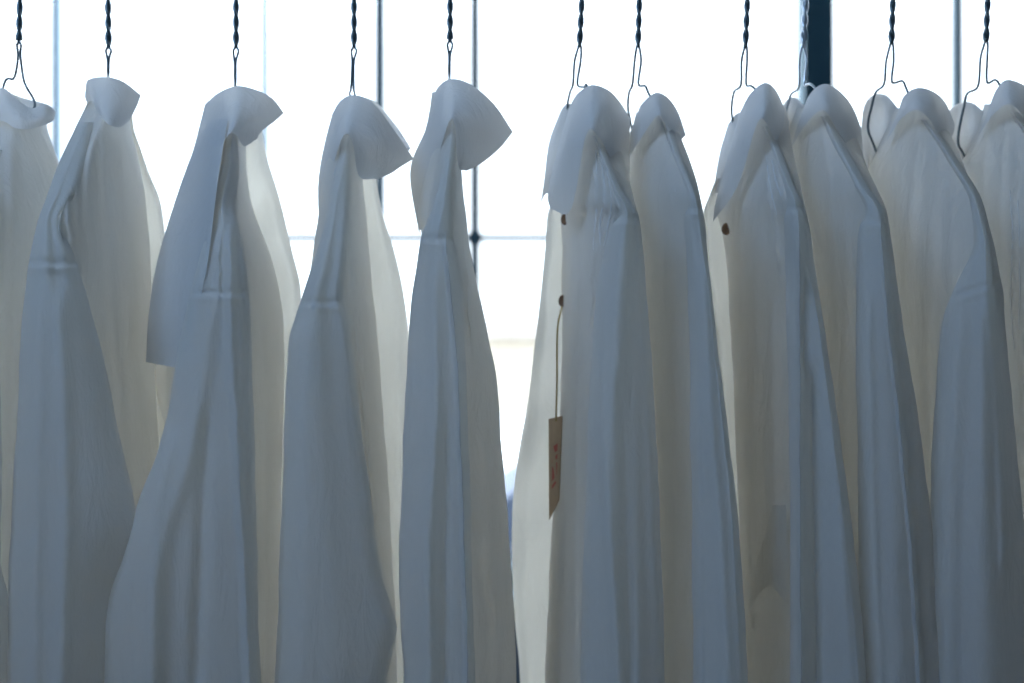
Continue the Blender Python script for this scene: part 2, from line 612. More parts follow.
def helix(p0, p1, turns, r, ph, n):
    p0, p1 = np.array(p0), np.array(p1)
    out = []
    for i in range(n + 1):
        t = i / n
        a = 2 * math.pi * turns * t + ph
        rr = r * (0.92 + 0.08 * math.cos(6.28 * t))
        out.append(p0 + (p1 - p0) * t + np.array((rr * math.cos(a), rr * math.sin(a), 0)))
    return out


def hanger(h, near_tip, far_tip):
    mat = M_WIRE_PALE if h.get('pale') else M_WIRE
    base = at(h['w'][0], h['w'][1], 0)
    o = empty('wire_hanger', base)
    top = np.array(at(h['t'] + (h['t'] - h['w'][0]) * .35, -22, 0))
    top[1] = 0
    w = np.array(at(h['w'][0], h['w'][1], 0))
    R = .0014
    m = Buf()
    turns = 4.5 * (np.linalg.norm(top - w) / .075)
    for ph in (0.4, 0.4 + math.pi):
        m.tube(helix(top, w, turns / 2, .0018, ph, 110), R * 1.5, 7)
    m.make('twisted_neck', mat, o)
    # hook over the rail
    m = Buf()
    rr = .0165
    hk = [top, top + np.array((0, 0, .012))]
    c = np.array((top[0], 0, RZ))
    hk.append(np.array((top[0], .010, RZ - rr - .006)))
    for a in np.linspace(-60, 200, 16):
        hk.append(c + np.array((0, rr * math.cos(math.radians(a)), rr * math.sin(math.radians(a)))))
    m.tube(hk, R * 1.5, 8, 2)
    m.make('hook', mat, o)
    # neck wires and arms
    m = Buf()
    ew, el = h['eye']
    wxp, wyp = h['w']
    for sgn, nw, arm, tip, dd in ((-1, h['wl'], h['l'], far_tip, 1), (1, h['wr'], h['r'], near_tip, -1)):
        pts = [at(wxp, wyp - 3, 0), at(wxp + sgn * ew * .24, wyp + 3, 0)]
        if el < 20:
            pts.append(at(wxp + sgn * ew * .5, wyp + el * .45, dd * .001))
        for i, (x, y) in enumerate(nw):
            pts.append(at(x, y, dd * (.001 + .001 * i)))
        na = len(arm)
        for i, (x, y) in enumerate(arm):
            pts.append(at(x, y, dd * (.006 + h.get('rs', .03) * (i + 1) / na)))
        a_, b_ = np.array(pts[-1]), np.array(tip)
        pts.append(tuple(a_ + (b_ - a_) * .12))
        pts.append(tuple(a_ + (b_ - a_) * .5))
        pts.append(tip)
        m.tube(pts, R, 7, 8)
    m.make('shoulder_wire', mat, o)
    tag(o, h['label'], 'hanger', 'twisted wire hangers on the rail')
    return o


# ------------------------------------------------------------------ shirts
GROUP = 'white linen shirts hanging on the rail'
BOT = 812


def far_sleeve(root, mat, px, py, d, seed, w=22):
    L = [(py, px - 8), (py + 60, px - w * .7), (py + 200, px - w), (BOT, px - w)]
    R = [(py, px + 8), (py + 60, px + w * .7), (py + 200, px + w), (BOT, px + w)]
    Nn = [(py, px), (BOT, px)]
    return tube_cloth('sleeve', root, mat, L, Nn, R, d - .035, d, d, Nn, d + .04, 1.0, py, BOT - 70, seed=seed, nrow=60, ncol=64)


def shirt(i, h, body, sleeve, collar, label, creases=(), screases=(), Ld=.03, Rd=0.0, flap=None,
          seam=None, seed=1, famp=.006, samp=.004, tilt=0.0, mat=None, Fx=None, bs=1.5, far_d=.19, panel=None):
    """body / sleeve: rows (py, left, ridge, right)"""
    mat = mat or LINEN[i % 3]
    base = at(h['w'][0], h['w'][1] + 40, 0)
    root = empty('shirt', base)
    B = np.array(body, float)
    top = B[0, 0]
    sy = seam
    nd = [(top, -.045), (top + 25, -.075), (sy - 5, -.185), (sy + 30, -.175), (sy + 120, -.125), (BOT, -.125)]
    if sy - 5 <= top + 25:
        nd = [(top, -.15), (sy + 30, -.175), (sy + 120, -.125), (BOT, -.125)]
    fx = Fx if Fx is not None else -6
    F = [(r[0], (r[1] + r[3]) / 2 + fx) for r in body]
    Fd = [(top, .05), (top + 25, .07), (sy, far_d), (sy + 90, far_d - .03), (BOT, far_d - .04)]
    sharp = [(top, 1.25), (sy, bs), (sy + 150, 1.1), (BOT, 1.0)]
    if Rd < -.06:
        Rd = [(top, -.015), (top + 30, -.03), (sy - 20, -.11), (sy + 20, Rd), (BOT, Rd)]
    tube_cloth('body', root, mat, [(r[0], r[1]) for r in body], [(r[0], r[2]) for r in body], [(r[0], r[3]) for r in body],
               nd, Ld, Rd, F, Fd, sharp, top, BOT, creases, dict(amp=famp), seed)
    if panel:
        # the far half of the open front, a single layer reaching past the near half
        pr = panel + [(BOT, panel[-1][1])]
        by = [r[0] for r in body]
        right = panel[3][1] > pchip(by, [r[2] for r in body], [panel[3][0]])[0]
        sd = 1 if right else -1
        net = []
        for py, px in pr:
            e_ = pchip(by, [r[3 if right else 1] for r in body], [py])[0]
            m_ = (e_ + px) / 2
            net.append([(px, py, .062), (m_ + sd * 2, py, .050), (e_ - sd * 3, py, .062), (e_ - sd * 14, py, .088)])
        sheet('front_panel', root, M_FACING, net, nu=10, nv=8, seed=seed + 3, wr=.004)
    S = sleeve
    s0 = S[0][0]
    ndq = lambda y: float(pchip([q[0] for q in nd], [q[1] for q in nd], [y])[0])
    ys = [y for y in np.linspace(s0, sy - 8, 6)]
    snd = [(y, ndq(y) - .014) for y in ys] + [(sy + 40, -.203), (sy + 200, -.205), (BOT, -.200)]
    sld = [(y, ndq(y) + .012) for y in ys] + [(sy + 60, -.160), (BOT, -.155)]
    sfd = [(y, ndq(y) + .030) for y in ys] + [(sy + 60, -.140), (BOT, -.130)]
    Fs = [(r[0], (r[1] + r[3]) / 2) for r in S]
    tube_cloth('sleeve', root, mat, [(r[0], r[1]) for r in S], [(r[0], r[2]) for r in S], [(r[0], r[3]) for r in S],
               snd, sld, sld, Fs, sfd, [(s0, 1.2), (sy, 1.1), (BOT, .95)], s0, BOT - 30, screases, dict(amp=samp), seed + 50, seam=sy, tilt=tilt, nrow=240)
    fc = F[-1][1]
    jj = min(range(len(F)), key=lambda q: abs(F[q][0] - sy))
    far_sleeve(root, mat, F[jj][1], sy + 12, far_d - .01, seed + 9)
    # collar: near leaf, then further leaves as extra nets
    sheet('collar', root, M_COLLAR, collar[0], extra=collar[1:], seed=seed, bulge=.004)
    sc = pchip([r[0] for r in S], [r[2] for r in S], [sy])[0]
    near_tip = at(sc, sy + 4, -.160)
    ft = at(F[jj][1], sy + 16, far_d - .02)
    hanger(h, near_tip, ft)
    tag(root, label, 'shirt', GROUP)
    return root


# 1 ---------------------------------------------------------------- left edge
shirt(0, HANG[0],
      body=[(112, -6, 8, 44), (140, -28, 5, 51), (165, -48, -5, 60), (200, -66, -16, 70), (260, -86, -26, 78), (350, -100, -30, 84), (500, -108, -34, 86), (683, -112, -36, 88)],
      seam=226,
      sleeve=[(150, -14, -6, 5), (190, -44, -26, -8), (226, -62, -40, -18), (260, -84, -45, -6), (350, -98, -46, -1), (450, -104, -46, 2), (560, -108, -46, 1), (600, -108, -46, 8), (683, -112, -46, 9)],
      collar=[
          [[(-24, 104, 0), (-12, 92, -.03), (3, 88, -.045), (16, 98, -.055), (31, 108, -.055), (46, 104, -.05), (56, 112, -.03)],
           [(-26, 114, 0), (-12, 106, -.04), (3, 104, -.065), (16, 112, -.075), (31, 118, -.07), (46, 117, -.06), (54, 119, -.03)],
           [(-26, 126, 0), (-12, 124, -.045), (3, 121, -.075), (15, 128, -.085), (29, 129, -.08), (42, 126, -.06), (50, 123, -.035)]],
          [[(-24, 104, 0), (-10, 92, .03), (3, 90, .045), (18, 96, .055), (32, 100, .055), (46, 104, .03), (56, 112, -.03)],
           [(-24, 126, .01), (-10, 120, .05), (3, 118, .07), (18, 120, .075), (32, 122, .065), (44, 124, .04), (50, 123, -.03)]]],
      creases=[([(12, 140), (13, 260), (12, 600)], 6, .006), ([(34, 150), (40, 300)], 8, .005), ([(50, 160), (58, 260)], 5, .005)],
      label='white shirt cut off by the left edge of the photo, wavy collar', seed=3, Ld=0, Rd=.04)

# 2
shirt(1, HANG[1],
      body=[(101, 88, 104, 131), (112, 83, 104, 130), (130, 74, 98, 131), (150, 65, 88, 136), (175, 56, 76, 142), (200, 48, 66, 146), (235, 40, 57, 149), (300, 34, 52, 152), (380, 32, 56, 155), (520, 30, 60, 164), (683, 28, 60, 168)],
      panel=[(112, 130), (130, 133), (150, 141), (175, 150), (200, 160), (235, 165), (300, 168), (380, 176), (520, 186), (683, 190)],
      seam=262,
      sleeve=[(122, 79, 85, 95), (150, 64, 75, 90), (190, 49, 61, 80), (222, 38, 50, 63), (260, 29, 52, 76), (300, 24, 55, 88), (350, 20, 55, 102), (420, 17, 55, 116), (500, 12, 60, 134), (522, 11, 60, 137), (560, 9, 56, 127), (600, 8, 52, 112), (683, 6, 50, 106)],
      collar=[
          [[(85, 92, 0), (88, 80, -.03), (104, 77, -.045), (122, 81, -.04), (141, 95, -.01)],
           [(85, 98, 0), (92, 96, -.045), (106, 98, -.065), (122, 101, -.055), (137, 106, -.02)],
           [(87, 103, 0), (98, 113, -.06), (108, 124, -.085), (120, 127, -.07), (130, 120, -.03)]],
          [[(85, 92, 0), (88, 82, .03), (104, 79, .045), (122, 83, .04), (141, 95, -.01)],
           [(87, 104, .01), (92, 106, .05), (106, 112, .065), (122, 116, .05), (130, 119, .0)]]],
      creases=[([(64, 190), (60, 230), (66, 258)], 2.5, .004), ([(72, 175), (68, 215), (78, 270)], 2.5, .004), ([(80, 160), (76, 200), (84, 250)], 3, .003),
               ([(104, 140), (106, 200), (112, 300), (122, 420)], 5, .007), ([(120, 140), (128, 220), (134, 380)], 6, .007),
               ([(92, 140), (88, 200), (94, 260)], 4, .005), ([(136, 150), (150, 240), (156, 380)], 5, .006)],
      screases=[([(60, 300), (66, 500), (62, 683)], 9, .008), ([(36, 300), (34, 683)], 8, .006)],
      label='white shirt with a small flat-topped collar, second from the left', seed=7, Ld=-.06, Rd=.05, famp=.004)

# 3
shirt(2, HANG[2],
      body=[(100, 212, 234, 250), (130, 205, 231, 246), (160, 200, 226, 246), (200, 192, 219, 251), (250, 182, 215, 269), (290, 172, 212, 279), (330, 162, 212, 284), (370, 155, 214, 285), (400, 158, 214, 284), (445, 168, 216, 283), (560, 172, 216, 280), (683, 172, 216, 278)],
      panel=[(112, 258), (130, 262), (160, 268), (200, 280), (250, 292), (290, 301), (330, 300), (370, 296), (400, 293), (560, 290), (683, 290)],
      seam=292,
      sleeve=[(128, 229, 233, 238), (170, 220, 228, 239), (205, 211, 222, 236), (240, 204, 226, 243), (270, 196, 231.2, 247), (310, 186, 237.7, 250), (350, 178, 241.6, 252), (400, 170, 241.4, 253), (450, 158, 241.4, 255), (500, 139, 239.6, 256), (550, 121, 238, 257), (600, 105, 236.6, 258), (640, 100, 236.7, 259), (683, 101, 238.6, 261)],
      collar=[
          [[(205, 104, .01), (218, 93, -.02), (236, 86, -.05), (254, 89, -.05), (272, 98, -.04), (284, 113, -.02)],
           [(193, 150, .01), (212, 130, -.04), (233, 112, -.085), (247, 112, -.08), (262, 117, -.06), (274, 122, -.03)],
           [(183, 180, .01), (205, 160, -.05), (229, 128, -.105), (240, 128, -.10), (250, 130, -.07), (262, 131, -.04)],
           [(175, 200, .01), (200, 180, -.055), (226, 138, -.115), (235, 134, -.11), (244, 146, -.08), (257, 139, -.05)]],
          [[(206, 106, .02), (218, 95, .03), (236, 88, .045), (254, 92, .05), (270, 102, .03), (282, 114, -.02)],
           [(200, 130, .03), (214, 125, .05), (236, 120, .065), (250, 122, .07), (262, 126, .05), (272, 122, .0)]],
          [[(228, 118, -.10), (210, 122, -.06), (197, 140, -.01)], [(218, 180, -.16), (198, 190, -.10), (178, 192, -.02)],
           [(208, 260, -.19), (180, 262, -.12), (158, 258, -.04)], [(198, 315, -.19), (172, 316, -.13), (149, 310, -.05)], [(196, 369, -.185), (172, 367, -.13), (146, 362, -.05)]]],
      creases=[([(244, 170), (252, 205), (264, 250), (276, 330)], 4, .006), ([(258, 160), (272, 230), (284, 300)], 5, .006), ([(250, 240), (262, 300), (268, 500), (270, 683)], 6, .008)],
      screases=[([(232, 225), (230, 300), (236, 420), (244, 560), (250, 683)], 5, .009), ([(214, 300), (190, 450), (160, 560), (150, 683)], 10, .008),
                ([(206, 420), (196, 683)], 7, -.009), ([(168, 440), (150, 560), (152, 683)], 12, .012), ([(222, 230), (218, 280)], 3, .004)],
      label='white shirt with a long square-cut flap on its left, third from the left', seed=12, Ld=.07, Rd=.05)

# 4
shirt(3, HANG[3],
      body=[(110, 341, 349, 364), (135, 333, 346, 362), (160, 325, 342, 362), (190, 321, 338, 364), (215, 318, 334, 366), (250, 313, 331, 369), (290, 308, 330, 373), (330, 304, 330, 377), (370, 302, 332, 380), (450, 300, 334, 386), (550, 300, 338, 392), (683, 300, 340, 398)],
      panel=[(120, 368), (160, 374), (190, 378), (215, 383), (250, 394), (290, 403), (330, 408), (370, 408), (450, 407), (550, 405), (683, 404)],
      seam=302,
      sleeve=[(135, 343, 349, 354), (165, 337, 344, 351), (200, 330, 338, 350), (240, 320, 332, 347), (265, 312, 328, 345), (298, 302, 322, 343), (315, 296, 322, 347), (340, 289, 322, 350), (380, 286, 322, 355), (450, 284, 324, 364), (500, 282, 326, 371), (570, 279, 330, 381), (610, 278, 332, 392), (628, 277, 332, 397), (650, 276, 332, 393), (683, 275, 332, 386)],
      collar=[
          [[(332, 114, .01), (340, 101, -.02), (353, 95, -.05), (372, 102, -.06), (394, 130, -.05), (414, 159, -.02)],
           [(323, 150, .01), (334, 130, -.04), (350, 112, -.08), (368, 125, -.10), (386, 147, -.09), (402, 166, -.04)],
           [(318, 185, .01), (329, 160, -.05), (345, 126, -.105), (357, 140, -.12), (370, 168, -.10), (390, 174, -.05)],
           [(319, 225, .01), (327, 190, -.055), (342, 138, -.12), (352, 140, -.13), (359, 176, -.12), (377, 179, -.07)]],
          [[(333, 116, .02), (342, 103, .03), (353, 97, .045), (374, 101, .05), (396, 125, .05), (411, 148, .03)],
           [(328, 150, .03), (338, 140, .05), (353, 135, .07), (370, 140, .075), (384, 150, .07), (400, 164, .04)]]],
      creases=[([(341, 180), (346, 220), (350, 270), (356, 340), (364, 420), (372, 500)], 2.6, .006),
               ([(346, 185), (352, 230), (358, 290), (366, 400), (376, 520)], 2.4, .006), ([(352, 190), (362, 250), (368, 330)], 2.6, .005),
               ([(366, 190), (378, 260), (386, 360), (390, 500)], 6, .007), ([(336, 150), (328, 210), (318, 270)], 2.5, .005)],
      screases=[([(300, 320), (302, 683)], 12, .006), ([(346, 320), (358, 420), (372, 520)], 5, .007)],
      label='white shirt whose collar point reaches toward its right neighbour, sharp thread-like creases', seed=15, Ld=-.01, Rd=.05)

# 5
shirt(4, HANG[4],
      body=[(92, 432, 449, 462), (128, 427, 452, 461), (155, 424, 450, 461), (185, 421, 448, 463), (215, 417, 446, 466), (238, 422, 445, 468), (270, 424, 450, 474), (300, 424, 456, 481), (340, 424, 458, 489), (390, 424, 462, 498), (450, 426, 464, 502), (520, 428, 466, 508), (580, 430, 468, 512), (683, 430, 470, 517)],
      seam=238,
      sleeve=[(122, 448, 452, 456), (150, 444, 450, 457), (185, 438, 446, 452), (205, 433, 443, 453), (236, 421, 437, 453), (255, 418, 440, 458), (290, 413, 442, 462), (330, 409, 444, 464), (400, 405, 446, 467), (480, 402, 446, 470), (560, 399, 446, 472), (620, 400, 446, 473), (683, 405, 448, 476)],
      collar=[
          [[(431, 102, .01), (438, 87, -.02), (451, 79, -.05), (470, 84, -.06), (494, 104, -.05), (513, 132, -.02)],
           [(425, 130, .01), (433, 110, -.04), (450, 98, -.08), (466, 106, -.10), (484, 126, -.09), (500, 148, -.05)],
           [(410, 172, .01), (428, 150, -.05), (449, 112, -.105), (459, 122, -.12), (470, 150, -.10), (482, 163, -.06)],
           [(419, 235, .0), (431, 185, -.06), (448, 124, -.12), (455, 126, -.13), (458, 165, -.12), (466, 171, -.08)]],
          [[(437, 106, .02), (443, 91, .03), (451, 81, .045), (470, 87, .05), (490, 105, .05), (508, 130, .03)],
           [(428, 130, .03), (438, 122, .05), (451, 118, .07), (468, 122, .075), (480, 132, .07), (496, 146, .04)]]],
      creases=[([(452, 128), (449, 160), (446, 190)], 4, .005), ([(456, 190), (464, 240), (470, 330)], 3, .005), ([(486, 400), (492, 560), (500, 683)], 8, .006),
               ([(478, 560), (490, 620)], 6, -.006)],
      screases=[([(446, 250), (452, 300), (458, 380), (462, 480), (466, 600), (468, 683)], 3.2, .014), ([(434, 260), (436, 400), (428, 560), (430, 683)], 6, .007),
                ([(446, 420), (444, 683)], 4, -.006)],
      label='white shirt with a broad fan-shaped collar point, last before the central gap', seed=21, Ld=.0, Rd=-.05, tilt=0.0, famp=.003)

# 6
S6 = shirt(5, HANG[5],
      body=[(110, 577, 592, 612), (135, 573, 594, 618), (160, 569, 603, 624), (190, 562, 616, 632), (204, 560, 620, 635), (216, 560, 627, 638), (250, 562, 622, 640), (300, 562, 618, 644), (350, 561, 616, 646), (400, 560, 614, 648), (450, 558, 612, 650), (500, 554, 612, 652), (560, 550, 612, 654), (620, 547, 612, 656), (683, 545, 612, 658)],
      panel=[(186, 556), (204, 551), (218, 547), (250, 545), (300, 540), (350, 534), (400, 528), (450, 519), (500, 513), (560, 512), (620, 515), (683, 520)],
      seam=218,
      sleeve=[(136, 592, 596, 600), (165, 602, 607, 612), (190, 612, 618, 624), (214, 620, 629, 638), (225, 612, 629, 640), (240, 607, 629, 642), (270, 600, 628, 645), (310, 595, 626, 648), (380, 590, 624, 653), (450, 587, 622, 657), (520, 585, 622, 660), (600, 582, 622, 663), (683, 581, 622, 665)],
      collar=[
          [[(570, 105, .01), (578, 93, -.02), (592, 85, -.05), (608, 90, -.05), (620, 102, -.03), (630, 118, -.01)],
           [(558, 148, -.01), (572, 125, -.06), (591, 106, -.09), (606, 108, -.085), (619, 125, -.05), (630, 150, -.01)],
           [(548, 192, -.03), (566, 160, -.08), (588, 122, -.115), (602, 124, -.11), (616, 150, -.07), (630, 180, -.01)],
           [(550, 209, -.04), (571, 209, -.095), (586, 136, -.13), (598, 136, -.13), (616, 170, -.08), (630, 200, -.01)]],
          [[(572, 104, .03), (566, 104, .045), (560, 112, .06)], [(566, 140, .03), (556, 136, .045), (549, 142, .06)],
           [(560, 175, .03), (550, 175, .045), (544, 180, .055)], [(556, 196, .03), (546, 194, .04), (540, 206, .05)]],
          [[(570, 106, .02), (580, 96, .04), (592, 88, .05), (608, 92, .05), (620, 104, .03), (630, 118, -.01)],
           [(572, 130, .03), (582, 122, .05), (592, 120, .06), (608, 122, .06), (620, 130, .04), (630, 140, .0)]]],
      creases=[([(584, 160), (580, 240), (576, 400), (574, 683)], 4, .006), ([(598, 150), (604, 200), (602, 260)], 2.5, .005), ([(606, 160), (614, 210), (608, 250), (602, 280)], 2.3, .005),
               ([(594, 150), (594, 230), (590, 330)], 3, .005), ([(612, 175), (622, 205)], 2.3, .004), ([(566, 211), (562, 350), (556, 480), (550, 600), (548, 683)], 3, -.012),
               ([(548, 230), (542, 400), (530, 600)], 6, .006)],
      screases=[([(604, 280), (602, 400), (612, 560), (620, 683)], 6, .007), ([(634, 260), (640, 683)], 7, .006), ([(620, 380), (630, 683)], 5, -.005)],
      label='white shirt with brown buttons down its open front, first right of the central gap', seed=28, Ld=.06, Rd=-.12, Fx=-24, famp=.003)

# 7
shirt(6, HANG[6],
      body=[(112, 636, 662, 674), (135, 630, 665, 680), (160, 626, 678, 690), (190, 622, 692, 699), (215, 622, 698, 704), (260, 628, 700, 708), (320, 640, 702, 714), (400, 646, 704, 722), (500, 650, 706, 732), (600, 652, 708, 740), (683, 654, 710, 744)],
      seam=208,
      sleeve=[(118, 661, 664, 668), (150, 670, 674, 680), (180, 682, 687, 692), (204, 688, 695, 700), (220, 684, 696.1, 703), (250, 686, 700.5, 706), (300, 688, 709, 713), (360, 690, 714.4, 719), (420, 690, 721.1, 727), (500, 692, 729, 736), (570, 692, 734, 742), (640, 693, 737.5, 746), (683, 693, 739.2, 748)],
      collar=[
          [[(634, 122, .01), (642, 104, -.03), (655, 93, -.05), (667, 97, -.05), (678, 112, -.03), (686, 135, -.01)],
           [(628, 140, .01), (640, 120, -.05), (656, 106, -.08), (666, 112, -.08), (674, 124, -.05), (681, 140, -.02)],
           [(624, 165, .0), (640, 140, -.06), (657, 116, -.095), (664, 122, -.10), (670, 136, -.08), (674, 147, -.05)]],
          [[(636, 124, .02), (640, 106, .04), (650, 98, .05), (664, 98, .05), (676, 112, .03), (684, 134, -.01)],
           [(636, 140, .03), (642, 130, .05), (654, 126, .06), (664, 126, .06), (672, 134, .04), (678, 142, .0)]]],
      creases=[([(648, 140), (644, 160)], 2.5, -.006), ([(664, 160), (674, 260), (672, 500), (674, 683)], 7, .006), ([(645, 220), (650, 500), (656, 683)], 7, .006)],
      screases=[([(704, 260), (710, 400), (722, 560), (728, 683)], 6, .006), ([(697, 400), (700, 683)], 4.5, .005)],
      label='white shirt pressed close behind the buttoned shirt, plain narrow collar', seed=33, Ld=.06, Rd=-.12, Fx=-14)

# 8
S8 = shirt(7, HANG[7],
      body=[(108, 748, 763, 786), (135, 740, 769, 790), (160, 731, 780, 795), (190, 719, 793, 802), (204, 716, 797, 805), (230, 721, 800, 810), (260, 726, 800, 814), (320, 730, 800, 822), (400, 734, 802, 832), (500, 738, 804, 842), (600, 741, 806, 856), (683, 743, 808, 862)],
      panel=[(178, 716), (196, 709), (216, 703), (260, 704), (320, 712), (400, 720), (500, 726), (600, 730), (683, 732)],
      seam=208,
      sleeve=[(126, 761, 765, 769), (155, 773, 777, 784), (185, 784, 789, 795), (204, 788, 797, 804), (220, 784, 798.2, 808), (260, 785, 805.7, 813), (310, 786, 817, 822), (380, 788, 825.8, 832), (440, 789, 833.7, 841), (520, 790, 842.5, 851), (600, 790, 851.1, 861), (683, 790, 857.1, 868)],
      collar=[
          [[(740, 112, .01), (750, 94, -.03), (764, 83, -.05), (774, 88, -.05), (782, 102, -.03), (789, 122, -.01)],
           [(730, 150, -.01), (744, 120, -.05), (762, 100, -.085), (773, 104, -.08), (781, 120, -.05), (788, 142, -.02)],
           [(716, 200, -.03), (738, 160, -.08), (760, 112, -.11), (770, 116, -.11), (780, 140, -.06), (788, 160, -.02)],
           [(713, 222, -.04), (738, 185, -.09), (757, 124, -.125), (767, 124, -.125), (779, 152, -.07), (788, 175, -.02)]],
          [[(744, 112, .03), (736, 114, .045), (728, 124, .06)], [(736, 150, .03), (726, 150, .045), (719, 156, .06)],
           [(728, 190, .03), (718, 192, .045), (712, 200, .055)]],
          [[(742, 112, .02), (752, 98, .04), (764, 88, .05), (774, 92, .05), (782, 104, .03), (788, 122, .0)],
           [(744, 130, .03), (752, 122, .05), (764, 118, .06), (774, 120, .06), (782, 130, .04), (787, 140, .0)]]],
      creases=[([(748, 160), (738, 210), (732, 260)], 4, -.008), ([(764, 150), (770, 200), (778, 260)], 3, .005), ([(774, 150), (782, 195)], 2.5, .005),
               ([(756, 240), (752, 400), (750, 683)], 8, .007), ([(742, 200), (738, 300), (740, 460)], 4, .006), ([(772, 300), (774, 500)], 6, .006)],
      screases=[([(799, 225), (800, 350), (800, 500), (801, 683)], 3.0, .010), ([(812, 380), (814, 520), (816, 683)], 6, -.016), ([(822, 300), (836, 450), (846, 600), (852, 683)], 7, .006)],
      label='white shirt directly left of the pale hanger, one brown button under its collar', seed=39, Ld=.06, Rd=-.12, Fx=-16)

# 9
shirt(8, HANG[8],
      body=[(108, 796, 822, 846), (135, 788, 832, 856), (165, 786, 846, 866), (190, 786, 864, 878), (215, 786, 879, 888), (260, 790, 880, 894), (320, 800, 880, 902), (400, 808, 880, 912), (500, 814, 880, 924), (600, 820, 884, 936), (683, 822, 886, 942)],
      seam=221,
      sleeve=[(116, 820, 824, 829), (150, 835, 840, 848), (185, 854, 860, 868), (214, 866, 878, 886), (226, 860, 878, 889), (270, 856, 879.7, 895), (330, 856, 884.8, 904), (390, 856, 890.8, 914), (460, 858, 897.6, 924), (540, 858, 903.6, 934), (620, 859, 908.8, 942), (683, 860, 912.8, 948)],
      collar=[
          [[(800, 118, .01), (810, 94, -.03), (824, 84, -.05), (838, 90, -.05), (852, 106, -.03), (862, 130, -.01)],
           [(796, 130, .0), (808, 108, -.05), (824, 98, -.08), (840, 112, -.075), (854, 134, -.04), (864, 155, -.01)],
           [(790, 150, -.01), (806, 124, -.06), (823, 110, -.10), (836, 128, -.10), (852, 155, -.06), (868, 182, -.01)]],
          [[(778, 130, .05), (782, 107, .05), (793, 97, .045), (806, 107, .03)], [(779, 142, .05), (786, 130, .06), (796, 128, .05), (806, 126, .03)],
           [(786, 160, .03), (790, 156, .05), (798, 152, .04), (806, 148, .02)]],
          [[(802, 118, .02), (812, 98, .04), (824, 88, .05), (838, 94, .05), (850, 108, .03), (860, 130, .0)],
           [(804, 130, .03), (812, 120, .05), (824, 118, .06), (838, 122, .06), (850, 130, .04), (858, 140, .0)]]],
      creases=[([(822, 130), (830, 200), (836, 300)], 5, .006), ([(808, 150), (806, 300), (812, 500)], 7, .006), ([(842, 180), (846, 320), (844, 500)], 7, .005)],
      screases=[([(881, 228), (886, 300), (895, 380), (903, 460), (912, 560), (920, 683)], 2.6, .008), ([(868, 300), (872, 500), (880, 683)], 6, .006)],
      label='white shirt under the pale hanger, long bright crease down its sleeve', seed=44, Ld=.06, Rd=-.12, Fx=-12, tilt=.1)

# 10
shirt(9, HANG[9],
      body=[(108, 894, 918, 942), (125, 888, 926, 946), (150, 876, 944, 958), (180, 866, 961, 970), (210, 866, 975, 982), (240, 870, 984, 992), (280, 876, 992, 1000), (340, 890, 990, 1006), (420, 902, 988, 1012), (520, 912, 988, 1022), (683, 916, 990, 1030)],
      seam=286,
      sleeve=[(120, 920, 925, 931), (160, 946, 951, 958), (200, 968, 974, 982), (240, 974, 983, 993), (276, 960, 984, 1000), (292, 952, 982, 1003), (330, 941, 980, 1006), (400, 935, 980, 1012), (450, 932, 980, 1017), (530, 930, 980, 1024), (600, 929, 982, 1028), (683, 929, 984, 1032)],
      collar=[
          [[(898, 112, .01), (904, 96, -.03), (917, 88, -.05), (932, 91, -.05), (945, 102, -.03), (955, 124, -.01)],
           [(892, 126, .0), (902, 108, -.05), (917, 100, -.08), (932, 106, -.08), (944, 120, -.04), (953, 135, -.01)],
           [(886, 142, -.01), (902, 118, -.06), (917, 110, -.10), (930, 120, -.10), (938, 134, -.07), (946, 140, -.03)]],
          [[(861, 128, .05), (864, 106, .055), (873, 95, .055), (886, 95, .05), (898, 108, .03)], [(862, 142, .05), (868, 128, .065), (877, 124, .065), (887, 123, .06), (898, 124, .03)],
           [(866, 174, .03), (869, 168, .05), (876, 162, .05), (884, 154, .04), (896, 142, .02)]],
          [[(900, 112, .02), (906, 98, .04), (917, 92, .05), (932, 95, .05), (943, 104, .03), (953, 124, .0)],
           [(900, 126, .03), (908, 118, .05), (918, 114, .06), (930, 116, .06), (942, 124, .04), (950, 134, .0)]]],
      creases=[([(918, 130), (912, 200), (906, 300)], 6, .006), ([(936, 150), (930, 300), (926, 500)], 7, .006), ([(950, 190), (950, 280)], 6, .005)],
      screases=[([(960, 320), (952, 500), (950, 683)], 10, .006), ([(990, 300), (998, 400), (1004, 560)], 5, .008)],
      label='white shirt with a rounded far collar showing, second from the right edge', seed=51, Ld=.06, Rd=-.12, Fx=-10, tilt=-.35)

